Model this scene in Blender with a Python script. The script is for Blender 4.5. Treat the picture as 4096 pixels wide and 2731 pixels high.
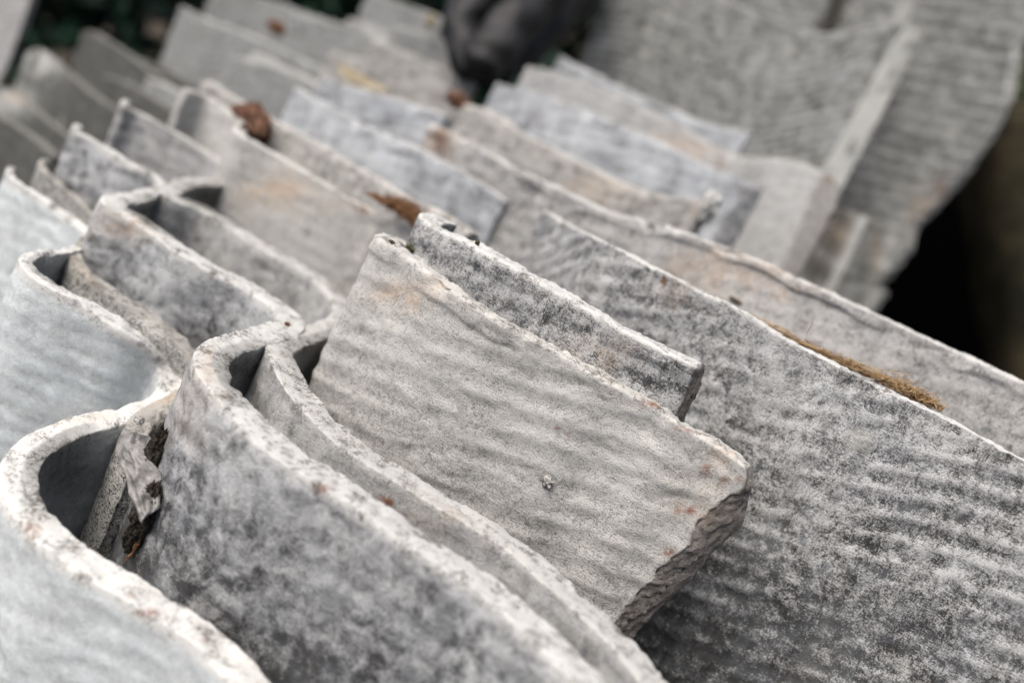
import bpy, bmesh, math, random
import numpy as np
for o in list(bpy.data.objects): bpy.data.objects.remove(o)
SC = bpy.context.scene
R_ = math.radians
# ---------------------------------------------------------------- camera, sky, sun, exposure
PW, PH = 4096.0, 2731.0
FPX = 3600.0                                  # lens in photo pixels
PITCH, ROLL = R_(13.9), R_(27.2)              # camera against the axis of the stacked sheets
CAM = np.array([0.0, 0.0, 1.0])               # lens 1 m above the ground
CAM_PITCH = R_(21.0)
FOCUS = 0.318
cam_d = bpy.data.cameras.new('camera'); cam = bpy.data.objects.new('camera', cam_d); SC.collection.objects.link(cam)
cam.location = CAM; cam.rotation_euler = (math.pi/2 - CAM_PITCH, 0, 0)
cam_d.sensor_width = 36.0; cam_d.lens = 36.0*FPX/PW; cam_d.clip_start = 0.01; cam_d.clip_end = 500
cam_d.dof.use_dof = True; cam_d.dof.focus_distance = FOCUS; cam_d.dof.aperture_fstop = 4.5
SC.camera = cam
world = bpy.data.worlds.new('World'); SC.world = world; world.use_nodes = True
wn = world.node_tree.nodes; wl = world.node_tree.links
sky = wn.new('ShaderNodeTexSky'); sky.sky_type = 'NISHITA'; sky.sun_disc = False
SUN_EL, SUN_AZ = R_(76), R_(200)              # azimuth clockwise from +Y
sky.sun_elevation = SUN_EL; sky.sun_rotation = SUN_AZ; sky.dust_density = 7.0; sky.air_density = 1.0; sky.ozone_density = 0.3
wl.new(sky.outputs[0], wn['Background'].inputs[0]); wn['Background'].inputs[1].default_value = 0.058
sun_d = bpy.data.lights.new('sun', 'SUN'); sun = bpy.data.objects.new('sun', sun_d); SC.collection.objects.link(sun)
sun_d.energy = 1.5; sun_d.angle = R_(50); sun_d.color = (1.0, 0.965, 0.925)
sun.rotation_euler = (math.pi/2 - SUN_EL, 0, math.pi - SUN_AZ); sun.location = (0, 0, 4)
SC.view_settings.view_transform = 'Standard'; SC.view_settings.look = 'None'
SC.view_settings.exposure = 1.68; SC.view_settings.gamma = 1.0
SC.render.engine = 'CYCLES'; SC.cycles.use_denoising = True
SC.cycles.max_bounces = 8; SC.cycles.diffuse_bounces = 5

# ---------------------------------------------------------------- frames
cp, sp, cr, sr = math.cos(PITCH), math.sin(PITCH), math.cos(ROLL), math.sin(ROLL)
_f = np.array([0, cp, -sp]); _u0 = np.array([0, sp, cp]); _r0 = np.array([1.0, 0, 0])
_r = cr*_r0 + sr*_u0; _u = -sr*_r0 + cr*_u0
cw, sw = math.cos(CAM_PITCH), math.sin(CAM_PITCH)
RW = np.array([[1, 0, 0], [0, sw, cw], [0, cw, -sw]]).T @ np.array([_r, _u, _f])   # stack frame -> world
def ray(x, y): return _f + ((x-PW/2)/FPX)*_r - ((y-PH/2)/FPX)*_u
def pt(x, y, d): return ray(x, y)*d
def to_world(P): return np.asarray(P) @ RW.T + CAM
def to_px(P):
    P = np.asarray(P); z = P @ _f
    return np.stack([PW/2 + FPX*(P @ _r)/z, PH/2 - FPX*(P @ _u)/z], -1)
DOWN_W = np.linalg.inv(RW) @ np.array([0, 0, -1.0])   # gravity in the stack frame

# ---------------------------------------------------------------- numpy noise
def _h(ix, iy, iz, seed):
    n = (ix*374761393 + iy*668265263 + iz*2147483647 + seed*974634777) & 0xFFFFFFFF
    n = ((n ^ (n >> 13)) * 1274126177) & 0xFFFFFFFF
    return ((n ^ (n >> 16)) & 0xFFFFFF)/float(0xFFFFFF)
def vnoise(x, y, z=0.0, seed=0):
    x = np.asarray(x, float); y = np.asarray(y, float); z = np.broadcast_to(np.asarray(z, float), np.broadcast(x, y).shape)
    x, y = np.broadcast_arrays(x, y)
    ix, iy, iz = np.floor(x).astype(np.int64), np.floor(y).astype(np.int64), np.floor(z).astype(np.int64)
    fx, fy, fz = x-ix, y-iy, z-iz
    fx, fy, fz = [t*t*t*(t*(t*6-15)+10) for t in (fx, fy, fz)]
    def L(a, b, t): return a+(b-a)*t
    c = lambda i, j, k: _h(ix+i, iy+j, iz+k, seed)
    return L(L(L(c(0,0,0), c(1,0,0), fx), L(c(0,1,0), c(1,1,0), fx), fy),
             L(L(c(0,0,1), c(1,0,1), fx), L(c(0,1,1), c(1,1,1), fx), fy), fz)*2-1
def fbm(x, y, z=0.0, seed=0, oct=3, gain=.5):
    s = 0; a = 1; n = 0
    for i in range(oct):
        s = s + a*vnoise(np.asarray(x)*2**i, np.asarray(y)*2**i, np.asarray(z)*2**i, seed+i*17); n += a; a *= gain
    return s/n

# ---------------------------------------------------------------- materials
class NT:
    def __init__(s, name):
        s.m = bpy.data.materials.new(name); s.m.use_nodes = True; s.t = s.m.node_tree; s.b = s.t.nodes['Principled BSDF']
    def n(s, typ, **kw):
        o = s.t.nodes.new(typ)
        for k, v in kw.items(): setattr(o, k, v)
        return o
    def l(s, a, b): s.t.links.new(a, b)
    def val(s, sock, v):
        if hasattr(v, 'is_linked'): s.l(v, sock)
        else: sock.default_value = v
    def math(s, op, a, b=0.0, clamp=False):
        o = s.n('ShaderNodeMath', operation=op, use_clamp=clamp); s.val(o.inputs[0], a); s.val(o.inputs[1], b); return o.outputs[0]
    def noise(s, vec, scale, detail=3.0, rough=.55, dist=0.0):
        o = s.n('ShaderNodeTexNoise'); s.l(vec, o.inputs['Vector']); o.inputs['Scale'].default_value = scale
        o.inputs['Detail'].default_value = detail; o.inputs['Roughness'].default_value = rough; o.inputs['Distortion'].default_value = dist
        return o.outputs['Fac']
    def mapr(s, v, a, b, c=0.0, d=1.0):
        o = s.n('ShaderNodeMapRange'); s.val(o.inputs[0], v); o.inputs[1].default_value = a; o.inputs[2].default_value = b
        o.inputs[3].default_value = c; o.inputs[4].default_value = d; return o.outputs[0]
    def mix(s, fac, a, b):
        o = s.n('ShaderNodeMix', data_type='RGBA'); s.val(o.inputs[0], fac)
        for k, v in ((6, a), (7, b)):
            if hasattr(v, 'is_linked'): s.l(v, o.inputs[k])
            else: o.inputs[k].default_value = (*v, 1)
        return o.outputs[2]
    def attr(s, name): return s.n('ShaderNodeAttribute', attribute_name=name).outputs['Fac']
    def mapping(s, vec, rot, scale):
        o = s.n('ShaderNodeMapping'); s.l(vec, o.inputs[0]); o.inputs['Rotation'].default_value = (0, 0, rot); o.inputs['Scale'].default_value = scale
        return o.outputs[0]

def cement(name, light=(.60, .59, .57), dark=(.10, .10, .10), bias=.0, contrast=1.0, blue=.3, fine=1.0, edge=(.80, .785, .75), bump=1.0, pits=1.0, mottle=1.0, blobs=150, brk=1.0, hollow=.5):
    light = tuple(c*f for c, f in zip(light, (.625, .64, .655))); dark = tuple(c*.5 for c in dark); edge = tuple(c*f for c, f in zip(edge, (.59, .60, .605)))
    k = NT(name); geo = k.n('ShaderNodeTexCoord'); P = geo.outputs['Object']; UV = k.n('ShaderNodeUVMap', uv_map='sheet').outputs[0]
    blotch = k.noise(P, 38, 4, .6)
    blob = k.noise(UV, blobs, 3, .6, .6)
    mid = k.noise(P, 420, 5, .65, .4)
    fin = k.noise(P, 1500, 4, .7)
    f1 = k.noise(k.mapping(UV, .45, (2600, 420, 1)), 1.0, 2, .6, 1.2)
    f2 = k.noise(k.mapping(UV, -.75, (420, 2400, 1)), 1.0, 2, .6, 1.2)
    grain = k.math('ADD', k.math('MULTIPLY', k.math('SUBTRACT', fin, .5), 1.5*fine), k.math('MULTIPLY', k.math('SUBTRACT', k.math('ADD', f1, f2), 1.0), 1.0*fine))
    v = k.math('ADD', grain, k.math('MULTIPLY', k.math('SUBTRACT', mid, .5), .8))
    v = k.math('MULTIPLY', v, 1.9*contrast)
    v = k.math('ADD', v, k.math('MULTIPLY', k.math('SUBTRACT', blotch, .5), .9*mottle))
    v = k.math('ADD', v, k.math('MULTIPLY', k.math('SUBTRACT', blob, .5), 1.7*mottle))
    E = k.attr('edge')
    v = k.math('ADD', v, .62 + bias)
    v = k.math('SUBTRACT', v, k.math('MULTIPLY', k.attr('darkening'), .95))
    v = k.math('ADD', v, k.math('MULTIPLY', k.math('SUBTRACT', k.attr('relief'), .5), hollow))
    base = k.mix(k.mapr(v, 0, 1), dark, light)
    tint = k.mapr(k.noise(P, 70, 3, .6), .42, .66)
    base = k.mix(k.math('MULTIPLY', tint, blue), base, (.27, .295, .325))
    base = k.mix(k.math('MULTIPLY', k.attr('pale_tone'), k.mapr(k.noise(P, 60, 3, .6), .3, .5)), base, (.40, .405, .385))      # pale patches and end faces
    stk = k.mapr(k.noise(k.mapping(UV, .06, (70, 7, 1)), 1.0, 4, .6, .5), .48, .66)
    base = k.mix(k.math('MULTIPLY', stk, .30*min(1.0, mottle)), base, tuple(c*.42 for c in light))
    lv = k.n('ShaderNodeTexVoronoi', feature='F1'); k.l(UV, lv.inputs['Vector']); lv.inputs['Scale'].default_value = 46
    lr = k.n('ShaderNodeSeparateColor'); k.l(lv.outputs['Color'], lr.inputs[0])
    lic = k.math('MULTIPLY', k.mapr(k.math('ADD', lv.outputs['Distance'], k.math('MULTIPLY', mid, .5)), .40, .52, 1, 0), k.math('GREATER_THAN', lr.outputs[1], .84))
    base = k.mix(k.math('MULTIPLY', lic, .45*min(1.0, mottle)), base, (.44, .44, .405))
    # dark specks, pores and fine cracks
    vo = k.n('ShaderNodeTexVoronoi', feature='F1'); k.l(UV, vo.inputs['Vector']); vo.inputs['Scale'].default_value = 95; vo.inputs['Randomness'].default_value = 1
    rnd = k.n('ShaderNodeSeparateColor'); k.l(vo.outputs['Color'], rnd.inputs[0])
    spot = k.math('MULTIPLY', k.mapr(k.math('ADD', vo.outputs['Distance'], k.math('MULTIPLY', mid, .25)), .24, .36, 1, 0), k.math('GREATER_THAN', rnd.outputs[0], .80))
    base = k.mix(k.math('MULTIPLY', spot, .55*pits), base, (.07, .078, .09))
    crk = k.mapr(k.math('ABSOLUTE', k.math('SUBTRACT', k.noise(k.mapping(UV, .4, (130, 210, 1)), 1.0, 5, .62, 1.0), .5)), 0, .012, 1, 0)
    crk = k.math('MULTIPLY', crk, k.mapr(k.noise(P, 120, 2), .52, .6))
    base = k.mix(k.math('MULTIPLY', crk, .65*pits), base, (.035, .032, .03))
    rn = k.n('ShaderNodeTexNoise', noise_type='RIDGED_MULTIFRACTAL'); k.l(k.mapping(UV, .6, (330, 520, 1)), rn.inputs['Vector']); rn.inputs['Scale'].default_value = 1.0
    rn.inputs['Detail'].default_value = 4; rn.inputs['Distortion'].default_value = .8; rdg = k.mapr(rn.outputs['Fac'], .9, 1.9)
    base = k.mix(k.math('MULTIPLY', rdg, .30*fine), base, (.05, .048, .045))
    # cut edge: pale, with dark pores
    ev = k.mapr(k.math('ADD', k.math('ADD', k.math('MULTIPLY', mid, .5), k.math('MULTIPLY', fin, .5)), k.math('MULTIPLY', k.math('SUBTRACT', k.noise(P, 95, 3, .6), .5), .55)), .37, .50)
    ecol = k.mix(ev, (.11, .105, .095), edge)
    ecol = k.mix(k.mapr(k.noise(P, 150, 4, .6), .60, .72, 0, .6), ecol, (.17, .155, .135))
    base = k.mix(E, base, ecol)
    # broken end: brown grey aggregate
    bv = k.mapr(k.math('ADD', k.math('MULTIPLY', mid, .6), k.math('MULTIPLY', fin, .4)), .36, .66)
    bcol = k.mix(bv, (.055, .047, .041), (.30, .27, .245))
    base = k.mix(k.math('MULTIPLY', k.attr('brk'), brk), base, bcol)
    # warm water stain and rust
    w = k.math('MULTIPLY', k.attr('warm'), k.mapr(k.noise(P, 110, 4, .65), .35, .6))
    base = k.mix(k.math('MULTIPLY', w, .6), base, (.42, .30, .20))
    ru = k.math('MULTIPLY', k.attr('rust'), k.mapr(k.noise(P, 520, 3, .6), .36, .47))
    base = k.mix(k.math('MULTIPLY', ru, .9), base, (.15, .05, .022))
    base = k.mix(k.math('MULTIPLY', k.math('MULTIPLY', k.attr('dirt_shade'), k.mapr(k.math('ADD', k.noise(P, 90, 4, .6), k.math('MULTIPLY', k.attr('dirt_shade'), 1.0)), .50, .85)), .95), base, k.mix(k.mapr(k.math('ADD', k.math('MULTIPLY', mid, .6), k.math('MULTIPLY', fin, .4)), .40, .60), (.014, .013, .011), (.095, .09, .078)))
    k.l(base, k.b.inputs['Base Color']); k.b.inputs['Roughness'].default_value = .92; k.b.inputs['Specular IOR Level'].default_value = .15
    hgt = k.math('ADD', k.math('MULTIPLY', mid, 1.0), k.math('ADD', k.math('MULTIPLY', fin, .9), k.math('MULTIPLY', k.math('ADD', f1, f2), .6)))
    hgt = k.math('SUBTRACT', hgt, k.math('ADD', k.math('MULTIPLY', crk, .4), k.math('MULTIPLY', rdg, .45)))
    bm = k.n('ShaderNodeBump'); bm.inputs['Strength'].default_value = .55*bump; bm.inputs['Distance'].default_value = .0011
    k.l(hgt, bm.inputs['Height']); k.l(bm.outputs[0], k.b.inputs['Normal'])
    return k.m
def simple(name, col, col2, scale, rough=.8, spec=.3, bump=.3, dist=.001, detail=4, lo=.4, hi=.6):
    k = NT(name); P = k.n('ShaderNodeTexCoord').outputs['Object']; n = k.noise(P, scale, detail, .62)
    k.l(k.mix(k.mapr(n, lo, hi), col, col2), k.b.inputs['Base Color']); k.b.inputs['Roughness'].default_value = rough; k.b.inputs['Specular IOR Level'].default_value = spec
    if bump:
        b = k.n('ShaderNodeBump'); b.inputs['Strength'].default_value = bump; b.inputs['Distance'].default_value = dist; k.l(n, b.inputs['Height']); k.l(b.outputs[0], k.b.inputs['Normal'])
    return k.m
M = {
 'pale': cement('pale_cement', light=(.845, .89, .885), dark=(.50, .51, .50), contrast=.5, blue=.22, fine=.7, bump=.6, pits=.4, mottle=.5),
 'warm': cement('warm_grey_cement', light=(.61, .59, .55), dark=(.17, .165, .16), bias=.34, contrast=.85, brk=.85, blue=.08, edge=(.70, .68, .64), mottle=.5, hollow=.35, bump=1.0, pits=.6),
 'fibrous': cement('fibrous_grey_cement', light=(.62, .61, .59), dark=(.055, .055, .055), bias=-.09, contrast=.95, fine=.9, mottle=1.2, blobs=200, hollow=.85, blue=.18, edge=(.76, .75, .72)),
 'mottled': cement('mottled_grey_cement', light=(.60, .60, .59), dark=(.075, .076, .08), bias=.05, contrast=.6, blue=.2, mottle=1.3, fine=.7, edge=(.76, .75, .72)),
 'mid': cement('weathered_grey_cement', light=(.58, .57, .55), dark=(.17, .17, .165), bias=.1, contrast=.62, fine=.75, blue=.14, mottle=1.1, edge=(.66, .65, .62), brk=.35),
 'slab': cement('coarse_slab_cement', light=(.415, .415, .395), dark=(.09, .09, .08), bias=-.06, contrast=.8, blue=.08, mottle=1.5, blobs=105, hollow=1.0, edge=(.52, .52, .50)),
 'smooth': cement('smooth_pale_cement', light=(.62, .615, .595), dark=(.36, .355, .34), bias=.1, contrast=.5, blue=.06, mottle=.6, hollow=.25, edge=(.62, .61, .58), brk=.5),
 'sandy': cement('sandy_grey_cement', light=(.62, .60, .57), dark=(.10, .095, .09), bias=.20, contrast=1.05, blue=.12, mottle=.95, hollow=.45, edge=(.70, .69, .66), brk=.5),
 'midb': cement('bluish_weathered_cement', light=(.64, .655, .665), dark=(.22, .225, .235), bias=.12, contrast=.8, blue=.3, mottle=1.5, blobs=90, edge=(.66, .66, .65), brk=.3),
 'midw': cement('beige_weathered_cement', light=(.58, .555, .515), dark=(.15, .14, .13), bias=.08, contrast=.85, blue=.05, mottle=1.3, blobs=110, edge=(.64, .61, .57), brk=.35),
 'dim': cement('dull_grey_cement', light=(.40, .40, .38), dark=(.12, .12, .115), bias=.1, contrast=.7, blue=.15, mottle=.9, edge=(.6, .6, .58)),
 'dark': cement('dark_cement', light=(.155, .155, .143), dark=(.06, .06, .055), contrast=.8, blue=.02, edge=(.26, .255, .24)),  # much darker base colour, for the sheets at upper left
 'grit': cement('gritty_cement', edge=(.50, .48, .44), light=(.62, .60, .55), dark=(.05, .05, .05), bias=.0, contrast=1.5, blue=.05, fine=1.5, mottle=.5),
}

# ---------------------------------------------------------------- mesh helpers
def link(name, V, F, mat, parent=None, smooth=True, world=True, origin=None):
    me = bpy.data.meshes.new(name)
    V = np.asarray(V, float)
    if origin is None: origin = np.array([V[:, 0].mean(), V[:, 1].mean(), V[:, 2].min()])
    me.from_pydata((V-origin).tolist(), [], F if isinstance(F, list) else F.tolist())
    me.materials.append(mat)
    if smooth: me.polygons.foreach_set('use_smooth', np.ones(len(me.polygons), bool))
    o = bpy.data.objects.new(name, me); SC.collection.objects.link(o)
    o.location = origin if parent is None else np.asarray(origin)-np.asarray(parent.location)
    o.parent = parent
    return o
def tag(o, label=None, cat=None, group=None, kind=None):
    for a, b in (('label', label), ('category', cat), ('group', group), ('kind', kind)):
        if b: o[a] = b
    return o
def empty(name, loc):
    o = bpy.data.objects.new(name, None); SC.collection.objects.link(o); o.location = loc; o.empty_display_size = .05; return o

AXIS = np.array([0, 0, -1.0])
class Curve:
    """top edge of one sheet as a smooth 3D curve in the stack frame, extended past both ends"""
    def __init__(s, mode, pts, ext=.06, smooth=2):
        P = []
        for x, y, v in pts:
            d = ray(x, y); P.append(d*(v if mode == 'D' else -v/d[2]))
        P = np.array(P)
        t = np.r_[0, np.cumsum(np.sqrt(np.linalg.norm(np.diff(P, axis=0), axis=1)))]      # centripetal
        Q = []
        for i in range(len(P)-1):
            p0 = P[i-1] if i else 2*P[0]-P[1]; p3 = P[i+2] if i+2 < len(P) else 2*P[-1]-P[-2]
            t0 = t[i-1] if i else t[0]-(t[1]-t[0]); t3 = t[i+2] if i+2 < len(P) else t[-1]+(t[-1]-t[-2])
            t1, t2 = t[i], t[i+1]; tt = np.linspace(t1, t2, 40, endpoint=False)[:, None]
            A1 = (t1-tt)/(t1-t0)*p0+(tt-t0)/(t1-t0)*P[i]; A2 = (t2-tt)/(t2-t1)*P[i]+(tt-t1)/(t2-t1)*P[i+1]; A3 = (t3-tt)/(t3-t2)*P[i+1]+(tt-t2)/(t3-t2)*p3
            B1 = (t2-tt)/(t2-t0)*A1+(tt-t0)/(t2-t0)*A2; B2 = (t3-tt)/(t3-t1)*A2+(tt-t1)/(t3-t1)*A3
            Q.append((t2-tt)/(t2-t1)*B1+(tt-t1)/(t2-t1)*B2)
        Q = np.vstack(Q+[P[-1:]])
        L = np.r_[0, np.cumsum(np.linalg.norm(np.diff(Q, axis=0), axis=1))]
        n = max(8, int(L[-1]/.0008)); u = np.linspace(0, L[-1], n); Q = np.stack([np.interp(u, L, Q[:, k]) for k in range(3)], 1)
        for _ in range(smooth):                                                            # soften the hand-traced kinks
            w = 9; pad = np.vstack([2*Q[0]-Q[w:0:-1], Q, 2*Q[-1]-Q[-2:-w-2:-1]]); ker = np.hanning(2*w+1); ker /= ker.sum()
            Q = np.stack([np.convolve(pad[:, k], ker, 'valid') for k in range(3)], 1)
        m = max(4, n//12)
        d0 = (Q[0]-Q[m]); d0 /= np.linalg.norm(d0); d1 = (Q[-1]-Q[-1-m]); d1 /= np.linalg.norm(d1)
        e = np.linspace(ext, 0, 40, endpoint=False)[:, None]
        Q = np.vstack([Q[0]+d0*e, Q, Q[-1]+d1*e[::-1]])
        s.u = np.r_[0, np.cumsum(np.linalg.norm(np.diff(Q, axis=0), axis=1))]-ext; s.P = Q; s.len = s.u[-1]-ext
        T = np.gradient(Q, s.u, axis=0); N = np.stack([T[:, 1], -T[:, 0], 0*T[:, 0]], 1); N /= np.linalg.norm(N, axis=1)[:, None]   # towards the lens
        s.N = N
    def pos(s, u): return np.stack([np.interp(u, s.u, s.P[:, k]) for k in range(3)], -1)
    def nor(s, u):
        n = np.stack([np.interp(u, s.u, s.N[:, k]) for k in range(3)], -1); return n/np.linalg.norm(n, axis=-1, keepdims=True)

def edge_path(cv, ax, path, o, left=False):
    """photo outline of a broken end -> how far along the sheet it lies at each depth below the top"""
    uu = np.linspace(cv.u[0], cv.u[-1], 500); vv = np.linspace(-.03, .42, 400)
    U, Vv = np.meshgrid(uu, vv, indexing='ij')
    X = cv.pos(U)+cv.nor(U)*o+Vv[..., None]*ax
    px = to_px(X)
    # only the stretch near the end
    res = []
    for x, y in path:
        d = (px[..., 0]-x)**2+(px[..., 1]-y)**2
        d[(uu > cv.len*.5) if left else (uu < cv.len*.45)] = 1e12
        i = np.unravel_index(np.argmin(d), d.shape); res.append((Vv[i], U[i]))
    res.sort(); return np.array(res)
SHEETS = {}
def sheet(key, label, mode, pts, mat, t=.0085, rend=None, rback=None, lend=None, ax=(0, 0, -1), du=.0012, dv=.0012, fine=.16, rough=1.0, ridge=.35,
          warm=(), rust=(), dirt_shade=(), darkening=None, rim=.0012, taper=None, capedge=False, capshade=False, endrough=1.0, edgewave=.0018, back_dirt_shade=(), lip=0.0, pale_tone=(), stain_shade=(), rslope=120., rpitch=.0088, seed=1, smooth=2, group='old corrugated sheets stacked on edge', chips=1.0, name='corrugated_sheet', brk=True, bottom=None, bend=0.0):
    cv = Curve(mode, pts, smooth=smooth); ax = np.array(ax, float); ax /= np.linalg.norm(ax)
    hb = t/2; r = .0007
    # rows down the faces: fine near the top, coarse towards the ground
    P0 = to_world(cv.pos(np.array([cv.len/2])))[0]; axw = RW @ ax
    L = bottom if bottom else max(.2, (P0[2]-.0)/max(.2, -axw[2]))
    rows = [r]; st = dv
    while rows[-1] < L:
        rows.append(rows[-1]+st)
        if rows[-1] > fine: st = min(st*1.3, .12)
    rows = np.array(rows)*1.0; rows[-1] = L
    nt = 8 if t > .007 else 6
    prof = [(hb, v) for v in rows[::-1]]
    prof += [(hb-r*(1-math.cos(a)), r*(1-math.sin(a))) for a in (R_(30), R_(60))]
    prof += [(o, 0.0) for o in np.linspace(hb-r, -hb+r, nt)]
    prof += [(-hb+r*(1-math.cos(a)), r*(1-math.sin(a))) for a in (R_(60), R_(30))]
    brow = rows[::2] if len(rows) % 2 else np.r_[rows[::2], rows[-1]]
    prof += [(-hb, v) for v in brow]
    prof = np.array(prof); O0 = prof[:, 0]; V0 = prof[:, 1]; K = len(prof)
    n = max(6, int(cv.len/du)); s_ = np.linspace(0, 1, n+1)
    SCAP = [.97, .88, .75, .6, .45, .3, .15, 0.0]; EUP = [.0001, .0003, .0005, .0006, .0007, .0008, .0008, .0008]; nc = len(SCAP)
    s2 = np.r_[np.zeros(nc), s_, np.ones(nc)]; sc = np.r_[SCAP[::-1], np.ones(n+1), SCAP]
    eu = np.r_[-np.array(EUP[::-1]), np.zeros(n+1), EUP]
    def ends(fr, bk, default, sd):
        VV = np.repeat(V0[None, :], len(s2), 0); OO = O0[None, :]*sc[:, None]
        if fr is None: base = np.full_like(VV, default)
        else:
            a = edge_path(cv, ax, fr, hb, sd == 9); b = edge_path(cv, ax, bk, -hb) if bk is not None else a
            fa = np.interp(VV, a[:, 0], a[:, 1]); fb = np.interp(VV, b[:, 0], b[:, 1]); base = fa+(fb-fa)*(hb-OO)/t
        return base+.0008*rough*endrough*fbm(VV*170, OO*260, sd, seed+sd, 3)+.0010*rough*endrough*fbm(VV*520, OO*900, sd, seed+sd+1, 2)*(sc[:, None] < .99)
    ue = ends(rend, rback, cv.len, 5); us = ends(lend, None, 0.0, 9)
    U = us+s2[:, None]*(ue-us)+eu[:, None]
    O = O0[None, :]*sc[:, None]; V = np.repeat(V0[None, :], len(s2), 0).copy()
    top = np.clip(1-np.abs(V)/.0025, 0, 1); isface = np.abs(O0)[None, :] > hb-1e-6; side = np.sign(O0)[None, :]
    # worn, crumbling top edge
    V += top*(.0011*rough*fbm(U*120, O*120, 1.3, seed+3, 3)+.0005*rough*fbm(U*700, O*700, 2.1, seed+4, 2)+edgewave*rough*fbm(U*22, 0*O, .7, seed+5, 2))
    V += top*.0007*rough*np.clip(fbm(U*330, O*330, 4.4, seed+8, 2)-.1, 0, 1)*2
    chip = np.clip(fbm(U*75, O*0, side*3.3, seed+6, 3)-.22, 0, 1)*chips
    near = np.clip(1-V/.006, 0, 1)**1.5
    O = O*(1-np.where(np.abs(O0)[None, :] > hb*.55, chip*near*1.5, 0))
    V += top*chip*.004*(np.abs(O0)[None, :]/hb)
    # pressed felt relief on both faces
    lump = fbm(U*85+2*fbm(U*30, V*60, .2, seed+9, 2), V*115, side*4.1, seed+11, 3)
    dimp = np.clip(fbm(U*95+V*60, V*60, side*2., seed+14, 2)*2.0+.5, 0, 1)
    rid = np.sin(V*2*math.pi/rpitch+.9*fbm(U*32, V*30, side*2., seed+13, 2)+U*rslope)*(.3+.9*dimp)
    crisp = 1-2*np.abs(fbm(U*170+2*lump, V*230, side*5., seed+17, 3))
    rel = .00052*lump*rough+.00034*ridge*np.where(rid > 0, rid, .55*rid)+.00013*rough*crisp+.00012*rough*fbm(U*500, V*500, side*7., seed+15, 2)
    rel = rel+.0012*fbm(U*14, V*9, 3.3, seed+19, 2)*sc[:, None]*np.sign(side)      # slow unevenness of the whole sheet
    rel *= np.clip(V/.004, .15, 1)
    if lip:
        lv = .0058+.0035*fbm(U*55, side, .4, seed+23, 3); rel = rel+lip*.0009*np.clip((lv-V)/.0011+.5, 0, 1)*(.25+1.3*np.clip(fbm(U*42, side, 1.1, seed+25, 2)+.25, 0, 1))
    if taper: O = O*np.interp(U, np.array(taper[0])*cv.len, taper[1])
    Of = O+np.where(isface, rel*side, 0)*sc[:, None]
    P = cv.pos(U)+cv.nor(U)*Of[..., None]+V[..., None]*ax
    if bend: P = P+cv.nor(U)*(bend*V**2)[..., None]
    flat = to_world(P.reshape(-1, 3)); ground = flat[:, 2] < 0.0; flat[ground, 2] = 0.001*vnoise(flat[ground, 0]*9, flat[ground, 1]*9)
    m = len(s2); idx = np.arange(m*K).reshape(m, K)
    Fq = np.stack([idx[:-1, :-1], idx[1:, :-1], idx[1:, 1:], idx[:-1, 1:]], -1).reshape(-1, 4)
    me = bpy.data.meshes.new(name); base = np.array([flat[:, 0].mean(), flat[:, 1].mean(), flat[:, 2].min()])
    me.vertices.add(len(flat)); me.vertices.foreach_set('co', (flat-base).ravel())
    me.loops.add(Fq.size); me.loops.foreach_set('vertex_index', Fq.ravel().astype(np.int32))
    me.polygons.add(len(Fq)); me.polygons.foreach_set('loop_start', np.arange(0, Fq.size, 4, dtype=np.int32)); me.polygons.foreach_set('loop_total', np.full(len(Fq), 4, np.int32))
    me.update(calc_edges=True)
    me.polygons.foreach_set('use_smooth', np.ones(len(Fq), bool))
    uv = me.uv_layers.new(name='sheet')
    uvs = np.stack([U+O*2.0+np.where(side < 0, .7, 0), V+np.where(np.abs(O0)[None, :] < hb-1e-6, (hb-O)*1.0, 0)], -1).reshape(-1, 2)[Fq.ravel()]
    uv.data.foreach_set('uv', uvs.astype(np.float32).ravel())
    def att(nm, a):
        x = me.attributes.new(nm, 'FLOAT', 'POINT'); x.data.foreach_set('value', np.clip(a, 0, 1).astype(np.float32).ravel())
    onedge = np.where(isface, np.clip(1-(V-rim*.6)/rim, 0, 1)*.9, 1.0)*np.ones_like(V)
    onedge = np.clip(onedge+.35*(fbm(U*300, V*300, O*300, seed+21, 2))*(onedge > .02), 0, 1)
    att('edge', onedge)
    b = np.zeros_like(V)
    if brk and rend is not None: b[-nc:] = 1.0; b[-nc-1] = .35
    att('brk', b*np.clip(V/.003, 0.2, 1))
    pxy = to_px(P.reshape(-1, 3)).reshape(m, K, 2)
    def blobs(lst, sd=1):
        a = np.zeros_like(V)
        for x, y, rx, ry, *k in lst:
            a = np.maximum(a, np.exp(-(((pxy[..., 0]-x)/rx)**2+((pxy[..., 1]-y)/ry)**2))*(k[0] if k else 1))
        return a*(side*sd >= 0) if sd > 0 else a*(side < 0)
    att('warm', blobs(warm)); att('rust', blobs(rust))
    g = np.zeros_like(V) if darkening is None else np.clip((V-darkening[0])/(darkening[1]-darkening[0]), 0, 1)  # face gets darker further down
    hol = np.where(rid > 0, rid, .7*rid)*.65+.55*lump+.25*(crisp-.6)
    att('relief', .5+.5*np.clip(hol, -1, 1)*np.clip(V/.006, 0, 1))
    att('darkening', .78*g+blobs(stain_shade));  wa = blobs(pale_tone)  # patches mix stains with shade painted on a narrow sheet
    if capedge: wa[-nc-1:] = .95
    di = blobs(dirt_shade)+blobs(back_dirt_shade, -1)  # dirt patches, plus shade painted into the hollows' back faces
    if capshade: di[-nc:] = 1.0  # shaded end face painted dark
    att('pale_tone', wa); att('dirt_shade', di)
    me.materials.append(mat)
    o = bpy.data.objects.new(name, me); SC.collection.objects.link(o); o.location = base
    tag(o, label, 'roofing sheet', group)
    SHEETS[key] = (cv, ax, hb)
    return o
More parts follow.
